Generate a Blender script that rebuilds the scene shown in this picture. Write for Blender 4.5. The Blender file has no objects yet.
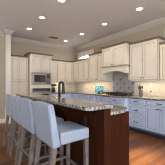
import bpy, bmesh, math, random
from mathutils import Vector, Matrix
random.seed(4)
R = math.radians
SC = bpy.context.scene
COL = SC.collection

# ------------------------------------------------------------------ camera, world, light, exposure
CAMZ = 1.285
cam_d = bpy.data.cameras.new('camera'); cam = bpy.data.objects.new('camera', cam_d); COL.objects.link(cam)
cam.location = (0, 0, CAMZ); cam.rotation_euler = (R(90), 0, R(-37.1))
cam_d.sensor_width = 36; cam_d.lens = 36 * 154 / 165; cam_d.shift_y = 1.9 / 165
cam_d.clip_start = 0.02
SC.camera = cam
SC.view_settings.view_transform = 'Standard'; SC.view_settings.look = 'None'
SC.view_settings.gamma = 1; SC.view_settings.use_curve_mapping = False
SC.view_settings.exposure = 0.0
SC.cycles.filter_width = 1.0
DAY = 9.5            # daylight strength outside the windows
CAN_W = 5           # each ceiling can
UNDER_W = 2.8        # each under-cabinet strip
w = bpy.data.worlds.new('world'); SC.world = w; w.use_nodes = True
bg = w.node_tree.nodes['Background']; bg.inputs[0].default_value = (0.86, 0.92, 1.0, 1); bg.inputs[1].default_value = DAY

def portal(x, y, z, sx, sz, rot):
    l = bpy.data.lights.new('window_portal', 'AREA'); l.shape = 'RECTANGLE'; l.size = sx; l.size_y = sz
    l.cycles.is_portal = True
    o = bpy.data.objects.new('window_portal', l); COL.objects.link(o)
    o.location = (x, y, z); o.rotation_euler = rot

# room extents
XW, YB, XL, YR, ZC = 4.22, 6.19, -3.0, -1.9, 3.05
LEFT_WIN = [(0.9, 1.9), (4.1, 5.5)]      # y ranges on the left wall
REAR_WIN = [(-2.8, -0.9), (-.7, 1.2), (1.4, 3.3)]                             # x ranges on the rear wall
for a, b in LEFT_WIN: portal(XL + .02, (a+b)/2, 1.35, b-a, 2.1, (0, R(-90), 0))
for a, b in REAR_WIN: portal((a+b)/2, YR + .02, 1.25, b-a, 2.3, (R(90), 0, R(180)))

# ------------------------------------------------------------------ materials
def nt(name):
    m = bpy.data.materials.new(name); m.use_nodes = True
    return m, m.node_tree, m.node_tree.nodes['Principled BSDF']
def mat(name, col, rough=.5, metal=0, var=.06, scale=8, bump=0, coat=0):
    m, t, p = nt(name)
    p.inputs['Roughness'].default_value = rough; p.inputs['Metallic'].default_value = metal
    p.inputs['Coat Weight'].default_value = coat
    tc = t.nodes.new('ShaderNodeTexCoord'); n = t.nodes.new('ShaderNodeTexNoise'); n.inputs['Scale'].default_value = scale
    n.inputs['Detail'].default_value = 4
    t.links.new(tc.outputs['Object'], n.inputs['Vector'])
    r = t.nodes.new('ShaderNodeValToRGB')
    r.color_ramp.elements[0].position = .3; r.color_ramp.elements[1].position = .7
    r.color_ramp.elements[0].color = (*[c*(1-var) for c in col], 1); r.color_ramp.elements[1].color = (*[min(1, c*(1+var)) for c in col], 1)
    t.links.new(n.outputs['Fac'], r.inputs['Fac']); t.links.new(r.outputs['Color'], p.inputs['Base Color'])
    if bump:
        b = t.nodes.new('ShaderNodeBump'); b.inputs['Strength'].default_value = bump; b.inputs['Distance'].default_value = .01
        t.links.new(n.outputs['Fac'], b.inputs['Height']); t.links.new(b.outputs['Normal'], p.inputs['Normal'])
    return m
def emit(name, col, s):
    m, t, p = nt(name)
    p.inputs['Base Color'].default_value = (*col, 1); p.inputs['Emission Color'].default_value = (*col, 1); p.inputs['Emission Strength'].default_value = s
    return m
M = {}
M['wall'] = mat('greige_wall_paint', (.40, .33, .24), .85, var=.02, scale=30)
M['ceil'] = mat('ceiling_paint', (.57, .51, .465), .9, var=.02, scale=20)
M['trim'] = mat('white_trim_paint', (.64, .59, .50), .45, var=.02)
M['cream'] = mat('cream_cabinet_paint', (.65, .58, .475), .42, var=.03, scale=3)
M['glaze_and_shadow'] = mat('brown_glaze_and_gap_shadow', (.25, .19, .13), .5, var=.1)  # door groove colour, also painted in as shadow between cream doors
M['brown'] = mat('brown_rope_moulding', (.20, .15, .10), .55, var=.3, scale=40)
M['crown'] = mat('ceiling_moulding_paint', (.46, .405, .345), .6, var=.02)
M['blue'] = mat('cabinet_paint_daylight_tint', (.45, .525, .69), .42, var=.03, scale=3)  # blue daylight cast on the base cabinets is put into this colour
M['blueglaze_and_shadow'] = mat('slate_glaze_and_gap_shadow', (.11, .135, .22), .5, var=.1)  # groove colour of the base doors, doubling as painted gap shadow
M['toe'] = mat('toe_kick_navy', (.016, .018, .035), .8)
M['bronze'] = mat('oil_rubbed_bronze', (.022, .018, .016), .45, .3)
M['steel'] = mat('brushed_steel', (.36, .33, .30), .32, 1, var=.05, scale=60)
M['black'] = mat('black_glass', (.012, .012, .014), .08, 0, coat=.5)
M['iron'] = mat('cast_iron', (.03, .03, .03), .6, .3)
M['leather'] = mat('leather_daylight_tint', (.24, .272, .33), .42, var=.05, scale=14, bump=.08)  # cool daylight tint on white leather put into the base colour
M['leatherdark'] = mat('leather_piping', (.19, .22, .28), .5, var=.05)
M['greywood'] = mat('weathered_grey_wood', (.12, .095, .082), .6, var=.35, scale=12, bump=.1)
M['plastic'] = mat('white_plastic', (.75, .72, .66), .4)
M['copper'] = mat('brown_plate', (.09, .035, .028), .4, .2)
M['blackplastic'] = mat('black_plastic', (.02, .02, .022), .4)
M['glow'] = emit('lamp_glow', (1, .86, .66), 14)
M['underglow'] = emit('strip_glow', (1, .80, .52), 8)
M['utensil'] = mat('dark_utensil', (.03, .03, .035), .4)
M['ceramic'] = mat('grey_ceramic', (.11, .13, .13), .3, var=.15, scale=20)
M['void'] = mat('vent_slot', (.10, .075, .06), .7)
M['paper'] = mat('paper', (.75, .72, .62), .8)

def teal():
    m, t, p = nt('teal_screen')
    tc = t.nodes.new('ShaderNodeTexCoord'); n = t.nodes.new('ShaderNodeTexNoise'); n.inputs['Scale'].default_value = 16; n.inputs['Detail'].default_value = 1
    r = t.nodes.new('ShaderNodeValToRGB'); e = r.color_ramp.elements
    e[0].position = .35; e[0].color = (.01, .07, .13, 1); e[1].position = .62; e[1].color = (.12, .42, .50, 1)
    x = e.new(.5); x.color = (.02, .17, .25, 1)
    t.links.new(tc.outputs['Object'], n.inputs['Vector']); t.links.new(n.outputs['Fac'], r.inputs['Fac']); t.links.new(r.outputs['Color'], p.inputs['Base Color'])
    t.links.new(r.outputs['Color'], p.inputs['Emission Color']); p.inputs['Emission Strength'].default_value = .5
    p.inputs['Roughness'].default_value = .3
    return m
M['teal'] = teal()

def granite():
    m, t, p = nt('granite')
    tc = t.nodes.new('ShaderNodeTexCoord')
    def noise(s, d=3):
        n = t.nodes.new('ShaderNodeTexNoise'); n.inputs['Scale'].default_value = s; n.inputs['Detail'].default_value = d
        t.links.new(tc.outputs['Object'], n.inputs['Vector']); return n
    a = noise(34, 5); r = t.nodes.new('ShaderNodeValToRGB'); e = r.color_ramp.elements
    e[0].position = .36; e[0].color = (.045, .04, .038, 1); e[1].position = .64; e[1].color = (.38, .365, .34, 1)
    x = e.new(.48); x.color = (.20, .19, .175, 1)
    v = t.nodes.new('ShaderNodeTexVoronoi'); v.inputs['Scale'].default_value = 60; t.links.new(tc.outputs['Object'], v.inputs['Vector'])
    r2 = t.nodes.new('ShaderNodeValToRGB'); e2 = r2.color_ramp.elements
    e2[0].position = .0; e2[0].color = (.12, .11, .10, 1); e2[1].position = .3; e2[1].color = (1, 1, 1, 1)
    mx = t.nodes.new('ShaderNodeMix'); mx.data_type = 'RGBA'; mx.blend_type = 'MULTIPLY'; mx.inputs[0].default_value = .7
    t.links.new(a.outputs['Fac'], r.inputs['Fac']); t.links.new(v.outputs['Distance'], r2.inputs['Fac'])
    t.links.new(r.outputs['Color'], mx.inputs[6]); t.links.new(r2.outputs['Color'], mx.inputs[7])
    t.links.new(mx.outputs[2], p.inputs['Base Color']); p.inputs['Roughness'].default_value = .14
    return m
M['granite'] = granite()

def darkwood():
    m, t, p = nt('dark_cherry_wood')
    tc = t.nodes.new('ShaderNodeTexCoord'); mp = t.nodes.new('ShaderNodeMapping'); mp.inputs['Scale'].default_value = (22, 22, 1.6)
    n = t.nodes.new('ShaderNodeTexNoise'); n.inputs['Scale'].default_value = 2; n.inputs['Detail'].default_value = 6
    r = t.nodes.new('ShaderNodeValToRGB'); e = r.color_ramp.elements
    e[0].position = .3; e[0].color = (.022, .0055, .002, 1); e[1].position = .7; e[1].color = (.046, .0125, .004, 1)
    t.links.new(tc.outputs['Object'], mp.inputs[0]); t.links.new(mp.outputs[0], n.inputs['Vector']); t.links.new(n.outputs['Fac'], r.inputs['Fac'])
    t.links.new(r.outputs['Color'], p.inputs['Base Color']); p.inputs['Roughness'].default_value = .45; p.inputs['Specular IOR Level'].default_value = .08
    return m
M['darkwood'] = darkwood()

def floorwood():
    m, t, p = nt('plank_floor')
    tc = t.nodes.new('ShaderNodeTexCoord')
    b = t.nodes.new('ShaderNodeTexBrick'); b.inputs['Scale'].default_value = 1
    b.inputs['Brick Width'].default_value = 1.15; b.inputs['Row Height'].default_value = .085; b.inputs['Mortar Size'].default_value = .0022
    b.inputs['Color1'].default_value = (.085, .028, .008, 1); b.inputs['Color2'].default_value = (.25, .10, .034, 1); b.inputs['Mortar'].default_value = (.07, .03, .015, 1)
    b.offset = .37; b.inputs['Bias'].default_value = -.1
    t.links.new(tc.outputs['Object'], b.inputs['Vector'])
    mp = t.nodes.new('ShaderNodeMapping'); mp.inputs['Scale'].default_value = (1.5, 26, 1)
    n = t.nodes.new('ShaderNodeTexNoise'); n.inputs['Scale'].default_value = 2.2; n.inputs['Detail'].default_value = 6
    t.links.new(tc.outputs['Object'], mp.inputs[0]); t.links.new(mp.outputs[0], n.inputs['Vector'])
    r = t.nodes.new('ShaderNodeValToRGB'); r.color_ramp.elements[0].position = .3; r.color_ramp.elements[0].color = (.5, .47, .45, 1); r.color_ramp.elements[1].position = .7
    mx = t.nodes.new('ShaderNodeMix'); mx.data_type = 'RGBA'; mx.blend_type = 'MULTIPLY'; mx.inputs[0].default_value = .8
    t.links.new(n.outputs['Fac'], r.inputs['Fac']); t.links.new(b.outputs['Color'], mx.inputs[6]); t.links.new(r.outputs['Color'], mx.inputs[7])
    t.links.new(mx.outputs[2], p.inputs['Base Color']); p.inputs['Roughness'].default_value = .33; p.inputs['Specular IOR Level'].default_value = .3
    return m
M['floor'] = floorwood()

def tiles(name, c1, c2, grout, axis):
    m, t, p = nt(name)
    tc = t.nodes.new('ShaderNodeTexCoord'); mp = t.nodes.new('ShaderNodeMapping')
    # lay the wall plane into xy, then turn the grid 45 degrees
    sep = t.nodes.new('ShaderNodeSeparateXYZ'); cmb = t.nodes.new('ShaderNodeCombineXYZ')
    t.links.new(tc.outputs['Object'], sep.inputs[0])
    t.links.new(sep.outputs[axis], cmb.inputs[0]); t.links.new(sep.outputs[2], cmb.inputs[1])
    mp.inputs['Rotation'].default_value = (0, 0, R(45)); t.links.new(cmb.outputs[0], mp.inputs[0])
    b = t.nodes.new('ShaderNodeTexBrick'); b.inputs['Scale'].default_value = 1; b.offset = 0
    b.inputs['Brick Width'].default_value = .105; b.inputs['Row Height'].default_value = .105; b.inputs['Mortar Size'].default_value = .003
    b.inputs['Color1'].default_value = (*c1, 1); b.inputs['Color2'].default_value = (*c2, 1); b.inputs['Mortar'].default_value = (*grout, 1)
    t.links.new(mp.outputs[0], b.inputs['Vector']); t.links.new(b.outputs['Color'], p.inputs['Base Color']); p.inputs['Roughness'].default_value = .4
    return m
M['tileR'] = tiles('travertine_tile', (.64, .58, .50), (.57, .51, .44), (.48, .43, .37), 1)
M['tileB'] = tiles('travertine_tile_back', (.64, .58, .50), (.57, .51, .44), (.48, .43, .37), 0)
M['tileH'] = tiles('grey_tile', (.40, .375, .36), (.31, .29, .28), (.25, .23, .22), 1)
M['accent'] = mat('dark_accent_tile', (.06, .05, .045), .3)
def glass():
    m, t, p = nt('window_glass')
    out = t.nodes['Material Output']; g = t.nodes.new('ShaderNodeBsdfTransparent'); gl = t.nodes.new('ShaderNodeBsdfGlossy'); gl.inputs['Roughness'].default_value = .02
    mx = t.nodes.new('ShaderNodeMixShader'); mx.inputs[0].default_value = .06
    t.links.new(g.outputs[0], mx.inputs[1]); t.links.new(gl.outputs[0], mx.inputs[2]); t.links.new(mx.outputs[0], out.inputs[0])
    return m
M['glass'] = glass()

# ------------------------------------------------------------------ mesh helpers
def box(bm, x0, x1, y0, y1, z0, z1, mi=0, bev=0, seg=2):
    m = Matrix.Translation(((x0+x1)/2, (y0+y1)/2, (z0+z1)/2)) @ Matrix.Diagonal((abs(x1-x0), abs(y1-y0), abs(z1-z0), 1))
    r = bmesh.ops.create_cube(bm, size=1, matrix=m)
    fs = {f for v in r['verts'] for f in v.link_faces}
    for f in fs: f.material_index = mi
    if bev:
        es = list({e for v in r['verts'] for e in v.link_edges})
        rb = bmesh.ops.bevel(bm, geom=es, offset=bev, segments=seg, affect='EDGES', profile=.5)
        for f in rb['faces']: f.material_index = mi
def cyl(bm, p, q, r0, r1=None, seg=16, mi=0):
    p, q = Vector(p), Vector(q); d = q - p
    m = Matrix.Translation((p+q)/2) @ d.to_track_quat('Z', 'Y').to_matrix().to_4x4()
    r = bmesh.ops.create_cone(bm, cap_ends=True, segments=seg, radius1=r0, radius2=r0 if r1 is None else r1, depth=d.length, matrix=m)
    for f in {f for v in r['verts'] for f in v.link_faces}: f.material_index = mi
def lathe(bm, prof, c=(0, 0, 0), seg=20, mi=0, axis='Z'):
    rings = []
    for (r, z) in prof:
        ring = []
        for k in range(seg):
            a = 2*math.pi*k/seg
            v = (r*math.cos(a), r*math.sin(a), z) if axis == 'Z' else (r*math.cos(a), -z, r*math.sin(a))
            ring.append(bm.verts.new((v[0]+c[0], v[1]+c[1], v[2]+c[2])))
        rings.append(ring)
    for a, b in zip(rings, rings[1:]):
        for k in range(seg):
            f = bm.faces.new((a[k], a[(k+1) % seg], b[(k+1) % seg], b[k])); f.material_index = mi; f.smooth = True
    for rg in (rings[0], rings[-1]):
        f = bm.faces.new(rg); f.material_index = mi
def tube(bm, pts, r, seg=10, mi=0):
    rings = []
    pts = [Vector(p) for p in pts]
    for i, p in enumerate(pts):
        d = (pts[min(i+1, len(pts)-1)] - pts[max(i-1, 0)]).normalized()
        up = Vector((0, 0, 1)) if abs(d.z) < .95 else Vector((0, 1, 0))
        u = d.cross(up).normalized(); v = d.cross(u).normalized()
        rr = r[i] if isinstance(r, (list, tuple)) else r
        rings.append([bm.verts.new(p + u*rr*math.cos(2*math.pi*k/seg) + v*rr*math.sin(2*math.pi*k/seg)) for k in range(seg)])
    for a, b in zip(rings, rings[1:]):
        for k in range(seg):
            f = bm.faces.new((a[k], a[(k+1) % seg], b[(k+1) % seg], b[k])); f.smooth = True; f.material_index = mi
    bm.faces.new(rings[0]); bm.faces.new(rings[-1])
def sweep(bm, path, prof, mis=None):
    """profile (outward, z) swept along an xy path; outward is to the right of travel, corners mitred"""
    n = len(path); loops = []
    for i, p in enumerate(path):
        p = Vector(p); ds = []
        if i > 0: ds.append((p - Vector(path[i-1])).normalized())
        if i < n-1: ds.append((Vector(path[i+1]) - p).normalized())
        ns = [Vector((d.y, -d.x)) for d in ds]
        if len(ns) == 1: o = ns[0]
        else:
            o = (ns[0] + ns[1]); o = o / o.length; o = o / max(.2, o.dot(ns[0]))
        loops.append([bm.verts.new((p.x + o.x*a, p.y + o.y*a, z)) for a, z in prof])
    k = len(prof)
    for a, b in zip(loops, loops[1:]):
        for j in range(k):
            f = bm.faces.new((a[j], a[(j+1) % k], b[(j+1) % k], b[j]))
            if mis: f.material_index = mis[j]
    bm.faces.new(loops[0]); bm.faces.new(loops[-1])
def prism(bm, poly, z0, z1, mi=0):
    a = [bm.verts.new((x, y, z0)) for x, y in poly]; b = [bm.verts.new((x, y, z1)) for x, y in poly]
    n = len(poly)
    fs = [bm.faces.new(a), bm.faces.new(b)] + [bm.faces.new((a[i], a[(i+1) % n], b[(i+1) % n], b[i])) for i in range(n)]
    for f in fs: f.material_index = mi
def obj(name, bm, mats, parent=None, loc=(0, 0, 0), rotz=0, bevel=0, smooth=False):
    bmesh.ops.recalc_face_normals(bm, faces=bm.faces[:])
    me = bpy.data.meshes.new(name); bm.to_mesh(me); bm.free()
    for m in (mats if isinstance(mats, (list, tuple)) else [mats]): me.materials.append(M[m])
    o = bpy.data.objects.new(name, me); COL.objects.link(o)
    o.location = loc; o.rotation_euler = (0, 0, rotz)
    if parent: o.parent = parent
    if bevel:
        b = o.modifiers.new('edge', 'BEVEL'); b.width = bevel; b.segments = 2; b.limit_method = 'ANGLE'; b.angle_limit = R(40)
    if smooth:
        for f in me.polygons: f.use_smooth = True
    return o
def tag(o, label, cat, group=None):
    o['label'] = label; o['category'] = cat
    if group: o['group'] = group
    return o
def thing(name, label, cat, loc=(0, 0, 0), rotz=0, group=None):
    o = bpy.data.objects.new(name, None); COL.objects.link(o); o.empty_display_size = .1
    o.location = loc; o.rotation_euler = (0, 0, rotz)
    return tag(o, label, cat, group)
def struct(name, bm, mats, parent=None, label=None, **k):
    o = obj(name, bm, mats, parent, **k)
    if not parent: o['kind'] = 'structure'
    if label: o['label'] = label
    return o
def B(): return bmesh.new()

# ------------------------------------------------------------------ room shell
bm = B(); box(bm, XL-.3, XW+.3, YR-.3, YB+.3, -.12, 0); struct('floor', bm, 'floor', label='reddish brown wood plank floor')
bm = B(); box(bm, XL-.3, XW+.3, YR-.3, YB+.3, ZC, ZC+.12); struct('ceiling', bm, 'ceil', label='pale ceiling with recessed lights')
def wall_grid(bm, axis, pos, thick, a0, a1, holes):
    """wall along one axis with rectangular openings (a, b, z0, z1)"""
    def put(u0, u1, z0, z1):
        if u1-u0 < 1e-4 or z1-z0 < 1e-4: return
        if axis == 'y': box(bm, pos, pos+thick, u0, u1, z0, z1)
        else: box(bm, u0, u1, pos, pos+thick, z0, z1)
    cur = a0
    for (u0, u1, z0, z1) in sorted(holes):
        put(cur, u0, 0, ZC); put(u0, u1, 0, z0); put(u0, u1, z1, ZC); cur = u1
    put(cur, a1, 0, ZC)
TR = [(4.88, 5.84, 2.24, 2.60), (.80, 1.86, 2.24, 2.60)]            # transom windows on the right wall
bm = B(); wall_grid(bm, 'y', XW, .16, YR, YB, TR); struct('wall_right', bm, 'wall')
bm = B(); wall_grid(bm, 'x', YB, .16, XL, XW+.16, []); struct('wall_back', bm, 'wall')
bm = B(); wall_grid(bm, 'y', XL-.16, .16, YR, YB, [(a, b, .3, 2.4) for a, b in LEFT_WIN]); struct('wall_left', bm, 'wall')
bm = B(); wall_grid(bm, 'x', YR-.16, .16, XL, XW+.16, [(a, b, .1, 2.4) for a, b in REAR_WIN]); struct('wall_front', bm, 'wall')
PX0, PX1, PY, PL = 1.045, 1.185, 5.50, 5.70
bm = B(); box(bm, XL+.002, PX0, PL, YB-.002, 0, ZC-.002); struct('wall_recess', bm, 'wall', label='greige wall left of the white wall end')
bm = B(); box(bm, PX0+.001, PX1, PY, YB-.002, 0, ZC-.002); struct('wall_partition', bm, 'trim', label='white wall end beside the tall pantry')
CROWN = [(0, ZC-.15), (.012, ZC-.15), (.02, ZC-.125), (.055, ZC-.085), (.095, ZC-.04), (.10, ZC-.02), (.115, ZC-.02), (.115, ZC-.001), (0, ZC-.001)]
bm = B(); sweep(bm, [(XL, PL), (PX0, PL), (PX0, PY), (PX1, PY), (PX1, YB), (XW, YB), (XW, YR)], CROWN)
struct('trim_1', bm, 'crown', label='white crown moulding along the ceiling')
bm = B(); sweep(bm, [(XL, PL), (PX0, PL), (PX0, PY), (PX1, PY), (PX1, 5.84)], [(0, 0), (.018, 0), (.018, .12), (.008, .14), (0, .14)])
struct('baseboard_back', bm, 'trim')

def window(n, axis, pos, a, b, z0, z1, sgn, mull, label=None, block_light=False):
    """casing on the room face, sash bars and glass inside the opening; sgn points into the room"""
    def bb(bm, u0, u1, d0, d1, q0, q1):
        if axis == 'y': box(bm, pos+sgn*d0, pos+sgn*d1, u0, u1, q0, q1)
        else: box(bm, u0, u1, pos+sgn*d0, pos+sgn*d1, q0, q1)
    c = .085
    bm = B()
    for (u0, u1, q0, q1) in [(a-c, a, z0-c, z1+c), (b, b+c, z0-c, z1+c), (a-c if mull == 3 else a, b+c if mull == 3 else b, z1+(c if mull == 3 else 0), z1+c+(.06 if mull == 3 else 0)), (a, b, z1, z1+c), (a, b, z0-c, z0)]: bb(bm, u0, u1, .002, .024, q0, q1)
    o = struct('window_%d' % n, bm, 'trim', label=label)
    bm = B(); s = .035
    for (u0, u1, q0, q1) in [(a, a+s, z0, z1), (b-s, b, z0, z1), (a+s, b-s, z1-s, z1), (a+s, b-s, z0, z0+s)]: bb(bm, u0, u1, -.10, -.06, q0, q1)
    for k in range(1, mull):
        u = a + (b-a)*k/mull; bb(bm, u-.011, u+.011, -.092, -.068, z0+s, z1-s)
    obj('sash', bm, 'trim', o)
    bm = B(); bb(bm, a+s, b-s, -.082, -.078, z0+s, z1-s); obj('pane', bm, 'glass', o)
    if block_light:
        bm = B(); bb(bm, a+s, b-s, -.055, -.045, z0+.002, z1-.002); obj('daylight_blocker', bm, 'plastic', o)  # unseen opaque panel added to keep this window's daylight out
for i, (a, b, z0, z1) in enumerate(TR):
    window(i+1, 'y', XW, a, b, z0, z1, -1, 3, ['high transom window above the corner wall cabinets', 'high transom window above the end wall cabinet, closed by an added panel'][i], block_light=(i == 1))
for i, (a, b) in enumerate(LEFT_WIN): window(3+i, 'y', XL, a, b, .3, 2.4, 1, 2)
for i, (a, b) in enumerate(REAR_WIN): window(5+i, 'x', YR, a, b, .1, 2.4, 1, 2)

# tiled backsplash strips (on the walls, between counter and wall cabinets)
CT = .95                                                           # countertop height
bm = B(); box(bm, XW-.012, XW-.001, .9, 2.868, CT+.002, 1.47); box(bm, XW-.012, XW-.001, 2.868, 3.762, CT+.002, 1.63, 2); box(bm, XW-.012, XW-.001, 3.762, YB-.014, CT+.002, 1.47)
def diamond_x(bm, y, z, s=.028):
    v = [bm.verts.new((XW-.0135, y+a*s, z+b*s)) for a, b in ((1, 0), (0, 1), (-1, 0), (0, -1))]; f = bm.faces.new(v); f.material_index = 1
for r_ in range(4):
    for c_ in range(4):
        y = 2.92 + c_*.32 + (r_ % 2)*.16; z = 1.03 + r_*.14
        if y < 3.75: diamond_x(bm, y, z, .034)
for y, z in [(2.33, 1.08), (1.55, 1.25), (4.72, 1.30), (5.25, 1.10), (5.95, 1.16)]: diamond_x(bm, y, z, .032)
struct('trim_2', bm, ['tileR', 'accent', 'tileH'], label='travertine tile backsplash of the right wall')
bm = B(); box(bm, 2.68, XW-.014, YB-.012, YB-.001, CT+.002, 1.47)
for x, z in [(3.30, 1.16), (3.61, 1.28), (3.92, 1.16)]:
    f = bm.faces.new([bm.verts.new((x+a*.03, YB-.0135, z+b*.03)) for a, b in ((1, 0), (0, 1), (-1, 0), (0, -1))]); f.material_index = 1
struct('trim_3', bm, ['tileB', 'accent'], label='travertine tile backsplash of the back wall')

# ------------------------------------------------------------------ cabinets (local: x to the viewer's right, y into the wall, z up)
def knob(parent, x, z, y=-.021):
    bm = B(); lathe(bm, [(.005, 0), (.005, .012), (.014, .016), (.016, .022), (.011, .029), (.002, .031)], (x, y, z), 12, axis='Y'); return obj('knob', bm, 'bronze', parent, smooth=True)
def pull(parent, x, z, y=-.021, L=.11):
    bm = B(); tube(bm, [(x-L/2, y+.003, z), (x-L/2, y-.022, z), (x-L/4, y-.03, z), (x+L/4, y-.03, z), (x+L/2, y-.022, z), (x+L/2, y+.003, z)], .0095, 8); return obj('handle', bm, 'bronze', parent)
def panel(bm, x0, x1, z0, z1, st=.058, y=0, th=.021):
    """framed door face with a glazed groove and a raised centre"""
    rings = [(0, y), (0, y-th+.003), (.003, y-th), (st, y-th), (st+.005, y-th+.008), (st+.012, y-th+.008), (st+.040, y-th+.003)]
    if (min(x1-x0, z1-z0)) < .22: rings = [(0, y), (0, y-th+.003), (.003, y-th), (.030, y-th), (.036, y-th+.007)]
    loops = [[bm.verts.new(c) for c in ((x0+i, yy, z0+i), (x1-i, yy, z0+i), (x1-i, yy, z1-i), (x0+i, yy, z1-i))] for i, yy in rings]
    mi = {3: 1} if len(rings) == 7 else {3: 1}
    for j, (a, b) in enumerate(zip(loops, loops[1:])):
        for k in range(4):
            f = bm.faces.new((a[k], a[(k+1) % 4], b[(k+1) % 4], b[k])); f.material_index = mi.get(j, 0)
    bm.faces.new(loops[0]); bm.faces.new(loops[-1])
def door(parent, x0, x1, z0, z1, hw, side, cm, kz):
    """hw knob|pull at the left or right edge"""
    bm = B(); panel(bm, x0, x1, z0, z1); d = obj('door', bm, cm, parent)
    kx = x0+.032 if side == 'l' else x1-.032
    (knob if hw == 'knob' else lambda p, x, z: pull(p, x, z, L=.06))(d, kx, kz)
    return d
def drawer(parent, x0, x1, z0, z1, cm, hw='pull', n=1):
    bm = B(); panel(bm, x0, x1, z0, z1); d = obj('drawer', bm, cm, parent)
    for k in range(n):
        x = x0 + (x1-x0)*(k+.5)/n
        (pull if hw == 'pull' else knob)(d, x, (z0+z1)/2)
    return d
def cab_crown(parent, wd, dp, z, h=.06, out=.05, cm=('cream', 'brown'), ends='lr'):
    bm = B()
    path = [(-.001 if 'l' in ends else 0, -.001), (wd+.001 if 'r' in ends else wd, -.001)]
    if 'l' in ends: path.insert(0, (-.001, dp-.004))
    if 'r' in ends: path.append((wd+.001, dp-.004))
    sweep(bm, path,
          [(0, z), (.008, z), (.010, z+.010), (out*.55, z+h*.45), (out*.9, z+h*.72), (out, z+h*.80), (out, z+h), (0, z+h)],
          [0, 0, 1, 1, 1, 1, 1, 0])
    return obj('crown', bm, cm, parent)
def gap_shadow(bm):  # colours the body front dark, as painted shadow in the door gaps
    bm.normal_update()
    for f in bm.faces:
        if f.calc_center_median().y < 1e-4: f.material_index = 1
def upper(name, label, loc, rotz, wd, dp, z0, z1, ndoors, sides, crown=.06, ends='lr'):
    t = thing(name, label, 'cabinet', (loc[0], loc[1], z0), rotz, 'wall cabinets')
    H = z1-z0
    bm = B(); box(bm, 0, wd, 0, dp-.004, .0, H); gap_shadow(bm); obj('body', bm, ['cream', 'glaze_and_shadow'], t)
    g = .012; dw = (wd-.012)/ndoors
    for k in range(ndoors):
        door(t, .006+k*dw+g/2, .006+(k+1)*dw-g/2, .008, H-.008, 'knob', sides[k], ('cream', 'glaze_and_shadow'), .06)
    bm = B(); box(bm, .004, wd-.004, -.012, .008, -.032, -.0005); obj('light_rail', bm, ['cream'], t, bevel=.004)
    cab_crown(t, wd, dp, H, crown, ends=ends)
    return t
RZ = R(-90)
DR = .33
# right wall, from the corner towards the viewer
upper('wall_cabinet', 'cream wall cabinet with three doors under the transom window, in the corner', (3.89, 5.85), RZ, 1.12, DR, 1.41, 2.28, 3, 'rrr', ends='')
upper('wall_cabinet', 'taller cream two-door wall cabinet between the corner cabinet and the range hood', (3.89, 4.722), RZ, .905, DR, 1.41, 2.40, 2, 'rl', ends='l')
upper('wall_cabinet', 'tall cream two-door wall cabinet just past the range hood, above the utensil crock', (3.89, 2.80), RZ, .835, DR, 1.41, 2.44, 2, 'rl', ends='r')
upper('wall_cabinet', 'shallow lower cream wall cabinet cut off by the edge of the photo', (3.97, 1.955), RZ, .80, .25, 1.41, 2.29, 2, 'rl', ends='r')
# back wall
upper('wall_cabinet', 'cream three-door wall cabinet beside the oven tower on the back wall', (2.685, 5.86), 0, 1.19, DR, 1.41, 2.27, 3, 'rrl', ends='')

# hood cabinet
hy, hw_ = 3.808, .985
t = thing('hood_cabinet', 'projecting cream cabinet with arched range hood above the cooktop', 'cabinet', (3.72, hy, 1.62), RZ)
bm = B(); box(bm, 0, hw_, 0, .496, .25, .855); box(bm, hw_/2-.012, hw_/2+.012, -.0015, 0, .262, .84, 1); obj('body', bm, ['cream', 'glaze_and_shadow'], t)  # thin dark strip paints the shadow between the two hood doors
d0 = door(t, .02, hw_/2-.005, .262, .84, 'knob', 'r', ('cream', 'glaze_and_shadow'), .29); door(t, hw_/2+.005, hw_-.02, .262, .84, 'knob', 'l', ('cream', 'glaze_and_shadow'), .29)
bm = B()                                                            # arched valance
n = 20; xs = [hw_*k/n for k in range(n+1)]
lowz = lambda x: .0 if x < .06 or x > hw_-.06 else .085*math.sin(math.pi*(x-.06)/(hw_-.12))**.6
top = [[bm.verts.new((x, yy, .205)) for x in xs] for yy in (-.012, .03)]; bot = [[bm.verts.new((x, yy, lowz(x))) for x in xs] for yy in (-.012, .03)]
for k in range(n):
    for q in ((top[0][k], top[0][k+1], bot[0][k+1], bot[0][k]), (top[1][k], bot[1][k], bot[1][k+1], top[1][k+1]), (bot[0][k], bot[0][k+1], bot[1][k+1], bot[1][k]), (top[0][k], top[1][k], top[1][k+1], top[0][k+1])): bm.faces.new(q)
for k in (0, n): bm.faces.new((top[0][k], top[1][k], bot[1][k], bot[0][k]))
obj('valance', bm, 'cream', t)
bm = B(); sweep(bm, [(-.001, .17), (-.001, -.001), (hw_+.001, -.001), (hw_+.001, .17)], [(0, .206), (.02, .206), (.032, .215), (.032, .236), (.02, .246), (0, .249)], [0, 0, 1, 1, 0, 0]); obj('mantel_shelf', bm, ('cream', 'glaze_and_shadow'), t)
for x0 in (0, hw_-.04):
    bm = B(); box(bm, x0, x0+.04, .031, .494, 0, .249); box(bm, x0, x0+.04, .172, .482, -.21, -.0); obj('side_panel', bm, 'cream', t)
bm = B(); box(bm, .045, hw_-.045, .035, .49, .17, .248); obj('hood_insert', bm, 'steel', t)
cab_crown(t, hw_, .496, .855, .065, .06)

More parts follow.
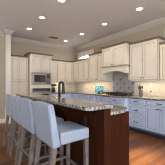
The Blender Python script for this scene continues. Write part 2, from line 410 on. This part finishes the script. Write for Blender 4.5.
# oven tower (cavities left open for the two appliances)
TX, TY, TW, TD = 1.862, 5.55, .81, .636
t = thing('oven_tower', 'tall cream cabinet tower holding the microwave and wall oven', 'cabinet', (TX, TY, 0))
bm = B(); box(bm, 0, .035, 0, TD, 0, 2.38); box(bm, TW-.035, TW, 0, TD, 0, 2.38)
for z0, z1 in ((0, .468), (1.147, 1.272), (1.738, 2.38)): box(bm, .0351, TW-.0351, 0, TD, z0, z1)
obj('body', bm, 'cream', t)
door(t, .02, TW/2-.005, 1.775, 2.367, 'knob', 'r', ('cream', 'glaze_and_shadow'), 1.82); door(t, TW/2+.005, TW-.02, 1.775, 2.367, 'knob', 'l', ('cream', 'glaze_and_shadow'), 1.82)
drawer(t, .02, TW-.02, .12, .455, ('cream', 'glaze_and_shadow'), 'pull')
bm = B(); panel(bm, TD-.03-.235, TD-.045, .15, 1.6, st=.04); panel(bm, TD-.03-.235, TD-.045, 1.66, 2.33, st=.04)
o = obj('side_panel', bm, ('cream', 'glaze_and_shadow'), t); o.rotation_euler = (0, 0, R(-90)); o.location = (0.0, TD-.03, 0)
cab_crown(t, TW, TD, 2.38, .065, .055)

m_ = thing('built_in_microwave', 'stainless built-in microwave with dark glass door in the oven tower', 'microwave', (TX+TW/2, TY, 1.274))
W2 = TW/2-.04
bm = B(); box(bm, -W2, W2, .002, .42, 0, .45); obj('body', bm, 'blackplastic', m_)
bm = B()
for a in [(-W2-.025, W2+.025, 0, .045), (-W2-.025, W2+.025, .405, .452), (-W2-.025, -W2+.03, .046, .404), (W2-.03, W2+.025, .046, .404)]: box(bm, a[0], a[1], -.022, -.001, a[2], a[3], bev=.003)
obj('trim_frame', bm, 'steel', m_)
bm = B(); box(bm, -W2+.033, W2-.185, -.030, .0, .05, .40, bev=.004); dd = obj('door', bm, 'steel', m_)
bm = B(); box(bm, -W2+.075, W2-.225, -.034, -.0305, .095, .355); obj('door_glass', bm, 'black', dd)
bm = B(); tube(bm, [(W2-.203, -.03, .09), (W2-.203, -.055, .09), (W2-.203, -.055, .36), (W2-.203, -.03, .36)], .008, 8); obj('handle', bm, 'steel', dd)
bm = B(); box(bm, W2-.18, W2-.033, -.030, 0, .05, .40, bev=.004); cp = obj('control_panel', bm, 'black', m_)
bm = B()
for i in range(4):
    for j in range(3): box(bm, W2-.16+j*.037, W2-.135+j*.037, -.032, -.0305, .09+i*.04, .115+i*.04)
obj('keypad', bm, 'steel', cp)

ov = thing('wall_oven', 'stainless wall oven below the built-in microwave', 'oven', (TX+TW/2, TY, .473))
bm = B(); box(bm, -W2, W2, .002, .56, 0, .67); obj('body', bm, 'blackplastic', ov)
bm = B(); box(bm, -W2-.02, W2+.02, -.028, -.001, .555, .67, bev=.004); cp = obj('control_panel', bm, 'steel', ov)
bm = B(); box(bm, -.33, .33, -.031, -.0285, .566, .660); obj('display', bm, 'black', cp)
bm = B(); box(bm, -W2-.02, W2+.02, -.035, -.001, 0, .545, bev=.004); dd = obj('door', bm, 'steel', ov)
bm = B(); box(bm, -.27, .27, -.038, -.0355, .09, .46); obj('door_glass', bm, 'black', dd)
bm = B(); tube(bm, [(-.31, -.035, .50), (-.31, -.075, .50), (.31, -.075, .50), (.31, -.035, .50)], .011, 8); obj('handle', bm, 'steel', dd)

# pantry
t = thing('pantry_cabinet', 'tall cream pantry cabinet with four doors beside the white wall end', 'cabinet', (1.25, 5.85, 0))
PW = .606
bm = B(); box(bm, 0, PW, 0, .335, .09, 2.275); gap_shadow(bm); obj('body', bm, ['cream', 'glaze_and_shadow'], t)
bm = B(); box(bm, 0, PW, .05, .335, 0, .0895); obj('toe_kick', bm, 'cream', t)
for s, (a, b) in (('r', (.006, PW/2-.005)), ('l', (PW/2+.005, PW-.006))):
    door(t, a, b, .11, 1.385, 'knob', s, ('cream', 'glaze_and_shadow'), 1.34); door(t, a, b, 1.395, 2.262, 'knob', s, ('cream', 'glaze_and_shadow'), 1.445)
cab_crown(t, PW, .335, 2.275, .06, .05, ends='')

# base cabinets
BB = ('blue', 'blueglaze_and_shadow')
def base(label, loc, rotz, wd, dp, spec, hw='pull'):
    t = thing('base_cabinet', label, 'cabinet', loc, rotz, 'base cabinets')
    bm = B(); box(bm, 0, wd, 0, dp-.004, .10, .908); gap_shadow(bm); obj('body', bm, BB, t)
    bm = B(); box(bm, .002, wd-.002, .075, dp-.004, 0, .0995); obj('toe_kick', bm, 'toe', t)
    for (kind, a, b, z0, z1, s) in spec:
        x0, x1 = .004+a*(wd-.008)+.005, .004+b*(wd-.008)-.005
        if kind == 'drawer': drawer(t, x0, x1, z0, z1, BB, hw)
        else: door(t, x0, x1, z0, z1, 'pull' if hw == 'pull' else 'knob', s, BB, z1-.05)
    return t
DB = .598
two = [('drawer', 0, 1, .755, .898, ''), ('door', 0, .5, .145, .745, 'r'), ('door', .5, 1, .145, .745, 'l')]
twod = [('drawer', 0, .5, .73, .892, ''), ('drawer', .5, 1, .73, .892, ''), ('door', 0, .5, .12, .72, 'r'), ('door', .5, 1, .12, .72, 'l')]
three = [('drawer', 0, 1, .755, .898, ''), ('drawer', 0, 1, .45, .745, ''), ('drawer', 0, 1, .145, .44, '')]
base('daylight-tinted base cabinet of three stacked drawers beside the cooktop base', (3.62, 2.658, 0), RZ, .508, DB, three)
base('daylight-tinted base cabinet with one wide drawer over two doors', (3.62, 2.148, 0), RZ, .716, DB, two)
base('daylight-tinted base cabinet at the open end of the counter', (3.62, 1.430, 0), RZ, .50, DB, three)
base('daylight-tinted base cabinet with drawers below the teal screen', (3.62, 4.785, 0), RZ, .775, DB, twod, 'knob')
base('daylight-tinted base cabinet with drawers nearest the corner', (3.62, 5.56, 0), RZ, .773, DB, twod, 'knob')
base('daylight-tinted base cabinet below the coffee maker', (2.685, 5.59, 0), 0, .93, DB, twod, 'knob')
ck = base('deeper daylight-tinted base cabinet projecting under the cooktop', (3.525, 4.005, 0), RZ, 1.342, .693, [('drawer', .07, .5, .73, .892, ''), ('drawer', .5, .93, .73, .892, ''), ('drawer', .07, .93, .43, .72, ''), ('drawer', .07, .93, .12, .42, '')])
for x in (.045, 1.297):
    bm = B(); box(bm, x-.038, x+.038, -.022, -.001, .105, .906, bev=.004)
    for k in (-1, 0, 1): tube(bm, [(x+k*.02, -.023, .2), (x+k*.02, -.023, .8)], .007, 8)
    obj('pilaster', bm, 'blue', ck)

# countertops
bm = B()
prism(bm, [(2.68, 5.565), (3.585, 5.565), (3.585, 4.025), (3.49, 4.025), (3.49, 2.645), (3.585, 2.645), (3.585, .915), (XW-.003, .915), (XW-.003, YB-.003), (2.68, YB-.003)], .91, CT)
tag(obj('countertop', bm, 'granite', bevel=.006), 'speckled granite countertop running around the two walls', 'countertop')

# ------------------------------------------------------------------ island
IY0, IY1, IZ = 1.26, 4.02, .945
t = thing('kitchen_island', 'dark cherry wood island with raised bar side', 'island', (1.4, 2.6, 0))
def isl(name, bm, m, **k): o = obj(name, bm, m, None, **k); o.parent = t; o.location = (-1.4, -2.6, 0); return o
bm = B(); box(bm, 1.268, 1.375, IY0, IY1, 0, 1.008)
isl('knee_wall', bm, 'darkwood', bevel=.004)
bm = B()
for k in range(5):
    y = 1.42 + k*.62; box(bm, 1.262, 1.2675, y-.03, y+.03, .13, 1.0)
box(bm, 1.258, 1.2675, IY0, IY1, .0, .12); box(bm, 1.262, 1.2675, IY0, IY1, .94, 1.0)
isl('knee_wall_panelling', bm, 'darkwood')
bm = B(); box(bm, 1.376, 1.86, 1.37, IY1, .09, IZ-.042); isl('body', bm, 'darkwood')
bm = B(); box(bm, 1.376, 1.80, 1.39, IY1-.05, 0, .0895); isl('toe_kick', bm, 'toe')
bm = B(); box(bm, 1.385, 1.857, 1.352, 1.3695, .0, IZ-.044, bev=.003); isl('end_panel', bm, 'darkwood')
for k in range(4):
    bm = B(); y0 = 1.40 + k*.655
    panel(bm, 0, .63, .12, .86); o = isl('door', bm, ('darkwood', 'darkwood')); o.rotation_euler = (0, 0, R(90)); o.location = (1.861-1.4, y0-2.6, 0); o_ = knob(o, .60 if k % 2 == 0 else .03, .80)
for y in (1.72, 2.62, 3.52):
    bm = B(); pr = [(1.2575, .995), (1.05, .995), (1.05, .965), (1.12, .945), (1.19, .88), (1.235, .77), (1.2575, .75)]
    a = [bm.verts.new((x, y-.03+.33, z)) for x, z in pr]; b = [bm.verts.new((x, y+.03+.33, z)) for x, z in pr]
    bm.faces.new(a); bm.faces.new(b)
    for i in range(len(pr)): bm.faces.new((a[i], a[(i+1) % len(pr)], b[(i+1) % len(pr)], b[i]))
    isl('corbel', bm, 'darkwood')
def rounded(x0, x1, y0, y1, r, n=6):
    out = []
    for cx, cy, a0 in ((x1-r, y1-r, 0), (x0+r, y1-r, 90), (x0+r, y0+r, 180), (x1-r, y0+r, 270)):
        out += [(cx + r*math.cos(R(a0+90*k/n)), cy + r*math.sin(R(a0+90*k/n))) for k in range(n+1)]
    return out
bm = B(); prism(bm, rounded(.975, 1.385, 1.205, 4.08, .05), 1.01, 1.052)
tag(obj('bar_countertop', bm, 'granite', bevel=.008), 'raised granite bar top along the stool side of the island', 'countertop')
bm = B()
SX0, SX1, SY0, SY1 = 1.53, 1.82, 2.45, 3.10                        # sink cut-out
prism(bm, [(1.377, 1.305), (1.60, 1.305)] + [(1.60+.33*math.sin(R(k)), 1.525-.22*math.cos(R(k))) for k in range(10, 91, 10)] + [(1.93, 1.70), (1.377, 1.70)], IZ-.04, IZ)
for a in ((1.377, SX0, 1.70, 4.06), (SX1, 1.93, 1.70, 4.06), (SX0, SX1, 1.70, SY0), (SX0, SX1, SY1, 4.06)): box(bm, *a, IZ-.04, IZ)
bmesh.ops.remove_doubles(bm, verts=bm.verts[:], dist=1e-5)
tag(obj('island_countertop', bm, 'granite'), 'lower granite worktop of the island behind the raised bar', 'countertop')
bm = B()
e_ = .0015
for a in ((SX0+e_, SX0+.012, SY0+e_, SY1-e_), (SX1-.012, SX1-e_, SY0+e_, SY1-e_), (SX0+.012, SX1-.012, SY0+e_, SY0+.012), (SX0+.012, SX1-.012, SY1-.012, SY1-e_)): box(bm, *a, IZ-.039, IZ-.001)
box(bm, SX0+.001, SX1-.001, SY0+.001, SY1-.001, IZ-.0415, IZ-.0392)
tag(obj('sink', bm, 'steel'), 'stainless sink set in the lower island worktop', 'sink')
# faucet
FX, FY = 1.475, 2.71
t = thing('faucet', 'dark bronze gooseneck faucet standing behind the island bar', 'faucet', (FX, FY, IZ+.001))
bm = B(); lathe(bm, [(.03, 0), (.03, .012), (.022, .02), (.020, .06), (.016, .065)], seg=16); obj('base', bm, 'bronze', t)
bm = B(); pts = [(0, 0, .06), (0, 0, .30)] + [(.045-.045*math.cos(R(a)), 0, .335+.045*math.sin(R(a))) for a in range(0, 181, 15)] + [(.09, 0, .30)]
tube(bm, pts, .025, 12); obj('spout', bm, 'bronze', t)
bm = B(); cyl(bm, (.09, 0, .30), (.09, 0, .15), .028, .038); obj('spray_head', bm, 'bronze', t)
bm = B(); tube(bm, [(0, -.018, .045), (0, -.05, .06), (0, -.09, .10)], [.009, .008, .006], 8); obj('lever', bm, 'bronze', t)
# outlet on the knee wall
t = thing('wall_outlet', 'brown outlet plate on the dark island panel under the bar', 'outlet', (1.2605, 1.60, .80), RZ)
bm = B(); box(bm, -.036, .036, -.006, -.0005, -.06, .06, bev=.002); pl = obj('plate', bm, 'copper', t)
for dz in (-.028, .028):
    bm = B(); box(bm, -.016, .016, -.009, -.0065, dz-.014, dz+.014, bev=.001); obj('socket', bm, 'blackplastic', pl)

# ------------------------------------------------------------------ stools (local: front towards +x)
def cushion(bm, x0, x1, y0, y1, z0, z1, nx, ny, nz, fn, bev):
    """subdivided rounded block, shaped by fn"""
    r = bmesh.ops.create_cube(bm, size=1, matrix=Matrix.Translation(((x0+x1)/2, (y0+y1)/2, (z0+z1)/2)) @ Matrix.Diagonal((x1-x0, y1-y0, z1-z0, 1)))
    bmesh.ops.bevel(bm, geom=bm.edges[:], offset=bev, segments=4, affect='EDGES', profile=.6)
    for k in range(1, 8):
        y = y0+(y1-y0)*k/8; bmesh.ops.bisect_plane(bm, geom=bm.verts[:]+bm.edges[:]+bm.faces[:], plane_co=(0, y, 0), plane_no=(0, 1, 0))
        x = x0+(x1-x0)*k/8; bmesh.ops.bisect_plane(bm, geom=bm.verts[:]+bm.edges[:]+bm.faces[:], plane_co=(x, 0, 0), plane_no=(1, 0, 0))
        z = z0+(z1-z0)*k/8; bmesh.ops.bisect_plane(bm, geom=bm.verts[:]+bm.edges[:]+bm.faces[:], plane_co=(0, 0, z), plane_no=(0, 0, 1))
    for v in bm.verts: v.co = fn(v.co)
def make_stool(label):
    t = thing('bar_stool', label, 'bar stool', (0, 0, 0), 0, 'bar stools along the island')
    hw = .23
    def seatf(c):
        u = (c.x-.06)/.41; q = 1-(c.y/hw)**2
        z = c.z
        if z > .73: z += .024*max(0, q)*max(0, 1-(2*u-1)**2)
        return Vector((c.x, c.y*(1-.02*u), z))
    bm = B(); cushion(bm, .085, .475, -hw+.002, hw-.002, .648, .778, 8, 8, 8, seatf, .028)
    obj('seat', bm, 'leather', t, smooth=True)
    def backf(c):
        u = max(0, (c.z-.625)/.465)
        x = c.x*(1-.35*u) - .055*u**1.3 if c.x > .04 else c.x - .055*u**1.3
        q = 1-(c.y/hw)**2
        return Vector((x - .012*q*u, c.y, c.z + .013*q*max(0, u)**3))
    bm = B(); cushion(bm, 0, .092, -hw, hw, .636, 1.084, 8, 8, 8, backf, .022)
    bk = obj('backrest', bm, 'leather', t, smooth=True)
    for s in (-1, 1):
        bm = B(); pts = [backf(Vector((.0, s*(hw-.02), .65+.42*k/10))) for k in range(11)]
        tube(bm, [p + Vector((-.001, 0, 0)) for p in pts], .003, 6)
        obj('piping', bm, 'leatherdark', bk)
    legs = {}
    for sx, sy in ((0, 1), (0, -1), (1, 1), (1, -1)):
        tx, bx = (.027, -.058) if sx == 0 else (.435, .445)
        ty, by = sy*.197, sy*.205
        bm = B(); vs = []
        for (cx, cy, z, h) in ((bx, by, 0, .017), (bx*.5+tx*.5, by*.55+ty*.45, .32, .022), (tx, ty, .652, .026)):
            vs.append([bm.verts.new((cx+a*h, cy+b*h, z)) for a, b in ((-1, -1), (1, -1), (1, 1), (-1, 1))])
        for a, b in zip(vs, vs[1:]):
            for k in range(4): bm.faces.new((a[k], a[(k+1) % 4], b[(k+1) % 4], b[k]))
        bm.faces.new(vs[0]); bm.faces.new(vs[-1])
        obj('leg', bm, 'greywood', t, bevel=.003)
    legx = lambda sx, z: (-.058+(.085)*z/.652) if sx == 0 else (.445-.01*z/.634)
    def rail(p, q, h=.014):
        bm = B(); p, q = Vector(p), Vector(q); d = q-p
        m = Matrix.Translation((p+q)/2) @ d.to_track_quat('X', 'Z').to_matrix().to_4x4() @ Matrix.Diagonal((d.length, h*1.3, h*2.4, 1))
        bmesh.ops.create_cube(bm, size=1, matrix=m); obj('stretcher', bm, 'greywood', t, bevel=.002)
    rail((legx(0, .33), -.185, .33), (legx(0, .33), .185, .33))
    rail((legx(1, .25), -.185, .25), (legx(1, .25), .185, .25))
    for s in (-1, 1): rail((legx(0, .29)+.02, s*.202, .29), (legx(1, .29)-.02, s*.202, .29))
    return t
def dup(root, loc, rotz, label):
    r = root.copy(); COL.objects.link(r); r.location = loc; r.rotation_euler = (0, 0, rotz); r['label'] = label
    for ch in list(root.children):
        c = ch.copy(); COL.objects.link(c); c.parent = r
        for g in list(ch.children):
            d = g.copy(); COL.objects.link(d); d.parent = c
    return r
st = make_stool('daylight-tinted leather bar stool nearest the viewer, its whole seat in view')
spots = [(1.625, 0), (2.20, 1), (2.77, -1), (3.34, 1)]
labs = ['', 'second daylight-tinted leather bar stool from the near end of the bar', 'third daylight-tinted leather bar stool from the near end of the bar', 'farthest daylight-tinted leather bar stool, at the far end of the bar']
for i, (y, a) in enumerate(spots):
    if i == 0: st.location = (.69, y, 0)
    else: dup(st, (.685, y, 0), R(a), labs[i])

# ------------------------------------------------------------------ cooktop
t = thing('gas_cooktop', 'black gas cooktop with cast iron grates under the hood', 'cooktop', (3.86, 3.315, CT+.001))
bm = B(); box(bm, -.27, .26, -.45, .45, 0, .014, bev=.005); obj('body', bm, 'black', t)
for cy in (-.295, 0, .295):
    bm = B()
    for s in (-1, 1): box(bm, -.19, .24, cy+s*.135-.012, cy+s*.135+.012, .045, .072); box(bm, .025+s*.21-.012, .025+s*.21+.012, cy-.146, cy+.146, .0452, .0718)
    for k in (-.06, .0, .06): box(bm, -.188, .238, cy+k-.008, cy+k+.008, .046, .070)
    for k in (-.08, .025, .13): box(bm, k-.008, k+.008, cy-.142, cy+.142, .0465, .0695)
    for sx in (-.18, .23):
        for s in (-1, 1): box(bm, sx-.008, sx+.008, cy+s*.135-.008, cy+s*.135+.008, .0142, .0455)
    obj('grate', bm, 'iron', t)
for bx, by in ((-.08, -.295), (.13, -.295), (.025, 0), (-.08, .295), (.13, .295)):
    bm = B(); lathe(bm, [(.05, .0142), (.05, .024), (.035, .026), (.035, .036), (.005, .038)], (bx, by, 0), 16); obj('burner', bm, 'iron', t)
for k in range(5):
    bm = B(); lathe(bm, [(.02, .0142), (.018, .034), (.002, .036)], (-.235, -.2+k*.1, 0), 12); obj('knob', bm, 'blackplastic', t)

# ------------------------------------------------------------------ counter things
CZ = CT+.001
cmx = thing('coffee_maker', 'black and steel coffee maker on the back counter beside the oven tower', 'coffee maker', (2.93, 5.93, CZ))
bm = B(); box(bm, -.10, .10, -.13, .12, 0, .03, bev=.008); obj('base', bm, 'blackplastic', cmx)
bm = B(); box(bm, -.10, .10, .03, .12, .0301, .26, bev=.01); obj('body', bm, 'steel', cmx)
bm = B(); box(bm, -.10, .10, -.13, .12, .2605, .35, bev=.015); obj('brew_head', bm, 'blackplastic', cmx)
bm = B(); lathe(bm, [(.055, .031), (.072, .06), (.072, .13), (.05, .18), (.052, .2)], (0, -.05, 0), 20); cf = obj('carafe', bm, 'black', cmx, smooth=True)
bm = B(); tube(bm, [(.06, -.09, .17), (.10, -.13, .16), (.10, -.13, .08), (.06, -.09, .07)], .008, 8); obj('handle', bm, 'blackplastic', cf)

tb = thing('tablet_screen', 'teal picture screen on a small stand on the right counter', 'screen', (3.98, 4.24, CZ), R(-62))
def tilt(o): o.rotation_euler = (R(-14), 0, 0)
bm = B(); box(bm, -.16, .16, -.008, .008, .052, .272, bev=.004); f_ = obj('frame', bm, 'blackplastic', tb); tilt(f_)
bm = B(); box(bm, -.148, .148, -.0095, -.0083, .062, .262); obj('display', bm, 'teal', f_)
bm = B(); box(bm, -.12, .12, -.03, .12, 0, .012, bev=.003); box(bm, -.04, .04, .01, .05, .012, .09); obj('stand', bm, 'blackplastic', tb)

ux, uy = 4.02, 2.53
bm = B(); lathe(bm, [(.040, 0), (.050, .01), (.054, .10), (.050, .165), (.053, .17), (.046, .17), (.042, .02), (.002, .018)], seg=20)
tag(obj('utensil_crock', bm, 'ceramic', loc=(ux, uy, CZ), smooth=True), 'grey utensil crock on the counter past the cooktop', 'crock')
uts = [('spatula', .02, .02, .02, .025, 'flat', 'black flat spatula standing at the back of the grey crock'), ('ladle', -.012, .025, -.02, .038, 'bowl', 'black ladle in the grey crock, leaning farthest towards the cooktop'),
       ('slotted_spoon', .0, -.022, .02, -.035, 'bowl', 'black slotted spoon in the grey crock, on the side away from the cooktop'), ('serving_spoon', -.02, -.0, -.055, .012, 'bowl', 'black serving spoon leaning out over the front of the grey crock')]
for iu, (nm, ax, ay, dx, dy, kind, lab) in enumerate(uts):
    dx, dy = dx*.8, dy*.8; hz = .165 + .016*iu
    mm = 'utensil'
    o = thing(nm, lab, 'utensil', (ux+ax*.5, uy+ay*.5, CZ+.024), 0, 'utensils in the crock')
    bm = B(); tube(bm, [(0, 0, 0), (dx*.9, dy*.9, hz)], .0055, 8); obj('handle', bm, mm, o)
    bm = B()
    if kind == 'flat': box(bm, dx-.03, dx+.03, dy-.012, dy+.012, hz-.005, hz+.10, bev=.003)
    else:
        bmesh.ops.create_uvsphere(bm, u_segments=14, v_segments=8, radius=1, matrix=Matrix.Translation((dx, dy, hz+.035)) @ Matrix.Diagonal((.022, .028, .046, 1)))
    obj('head', bm, mm, o, smooth=(kind != 'flat'))

def outlet(label, loc, rotz):
    t = thing('wall_outlet', label, 'outlet', loc, rotz)
    bm = B(); box(bm, -.037, .037, -.006, -.0005, -.06, .06, bev=.002); pl = obj('plate', bm, 'plastic', t)
    for dz in (-.028, .028):
        bm = B(); box(bm, -.016, .016, -.009, -.0065, dz-.016, dz+.016, bev=.001); obj('socket', bm, 'paper', pl)
outlet('white outlet plate on the backsplash past the utensil crock', (XW-.0125, 2.33, 1.25), RZ)
outlet('white outlet plate on the backsplash left of the teal screen', (XW-.0125, 4.72, 1.16), RZ)

# ------------------------------------------------------------------ lamps
def lamp(parent, shape, size, size_y, watts, col, z, loc=(0, 0)):
    l = bpy.data.lights.new('lamp_light', 'AREA'); l.shape = shape; l.size = size
    if size_y: l.size_y = size_y
    l.energy = watts; l.color = col
    o = bpy.data.objects.new('lamp_light', l); COL.objects.link(o); o.parent = parent; o.location = (loc[0], loc[1], z)
    return l
CANS = [(1.6, 4.92, 'recessed ceiling light nearest the tall pantry cabinet'), (1.6, 3.88, 'recessed ceiling light farther along the row over the island bar'), (1.6, 2.84, 'recessed ceiling light over the bar, cut by the top of the photo'),
        (3.23, 2.07, 'recessed ceiling light nearest the viewer, in front of the tall wall cabinet'), (3.23, 3.20, 'recessed ceiling light in front of the range hood'),
        (3.23, 4.31, 'recessed ceiling light in front of the transom window'), (3.23, 5.41, 'recessed ceiling light closest to the kitchen corner'),
        (2.42, 1.35, 'added narrow ceiling light making the bright pool on the aisle floor'),  # unseen can, added and narrowed to make a bright floor pool
        (1.6, 1.75, 'recessed ceiling light above the near end of the island'), (-.6, 3.2, 'recessed ceiling light over the open floor left of the stools'), (3.23, .95, 'recessed ceiling light over the open end of the counter')]
for x, y, lab in CANS:
    t = thing('ceiling_light', lab, 'ceiling light', (x, y, ZC), 0, 'recessed ceiling lights')
    bm = B(); lathe(bm, [(.068, -.001), (.092, -.001), (.094, -.006), (.090, -.010), (.070, -.010), (.066, -.004)], seg=28); obj('trim_ring', bm, 'trim', t, smooth=True)
    bm = B(); lathe(bm, [(.064, -.0015), (.064, -.004), (.05, -.006)], seg=24); obj('lens', bm, 'glow', t)
    lamp(t, 'DISK', .12, None, CAN_W if abs(x-2.42) > .01 else 9, (1, .84, .64), -.012).spread = R(120 if abs(x-2.42) > .01 else 26)
STRIPS = [((3.95, 5.05), .10, .95, 'under-cabinet strip light below the corner wall cabinet'), ((3.95, 4.27), .10, .75, 'under-cabinet strip light above the teal screen'),
          ((3.95, 2.36), .10, .70, 'under-cabinet strip light above the utensil crock'), ((4.04, 1.56), .08, .65, 'under-cabinet strip light below the end wall cabinet'), ((3.25, 5.94), .95, .10, 'under-cabinet strip light above the coffee maker')]
for (x, y), sx, sy, lab in STRIPS:
    t = thing('strip_light', lab, 'under-cabinet light', (x, y, 1.409), 0, 'under-cabinet lights')
    bm = B(); box(bm, -sx*.3, sx*.3, -sy*.45, sy*.45, -.018, -.0005); obj('housing', bm, 'plastic', t)
    bm = B(); box(bm, -sx*.25, sx*.25, -sy*.43, sy*.43, -.021, -.0185); obj('diffuser', bm, 'underglow', t)
    lamp(t, 'RECTANGLE', sx*.4, sy*.85, UNDER_W, (1, .80, .52), -.023)
# ceiling vent
t = thing('ceiling_vent', 'small brown ceiling vent between the recessed lights', 'vent', (2.63, 5.28, ZC))
bm = B(); box(bm, -.16, .16, -.09, .09, -.006, -.0005); obj('backing', bm, 'void', t)
bm = B()
for a in ((-.17, .17, -.10, -.075), (-.17, .17, .075, .10), (-.17, -.145, -.0749, .0749), (.145, .17, -.0749, .0749)): box(bm, a[0], a[1], a[2], a[3], -.012, -.0065)
obj('frame', bm, 'glaze_and_shadow', t)
bm = B()
for k in range(6): box(bm, -.144, .144, -.058+k*.023-.004, -.058+k*.023+.004, -.011, -.0065)
obj('louvre', bm, 'glaze_and_shadow', t)
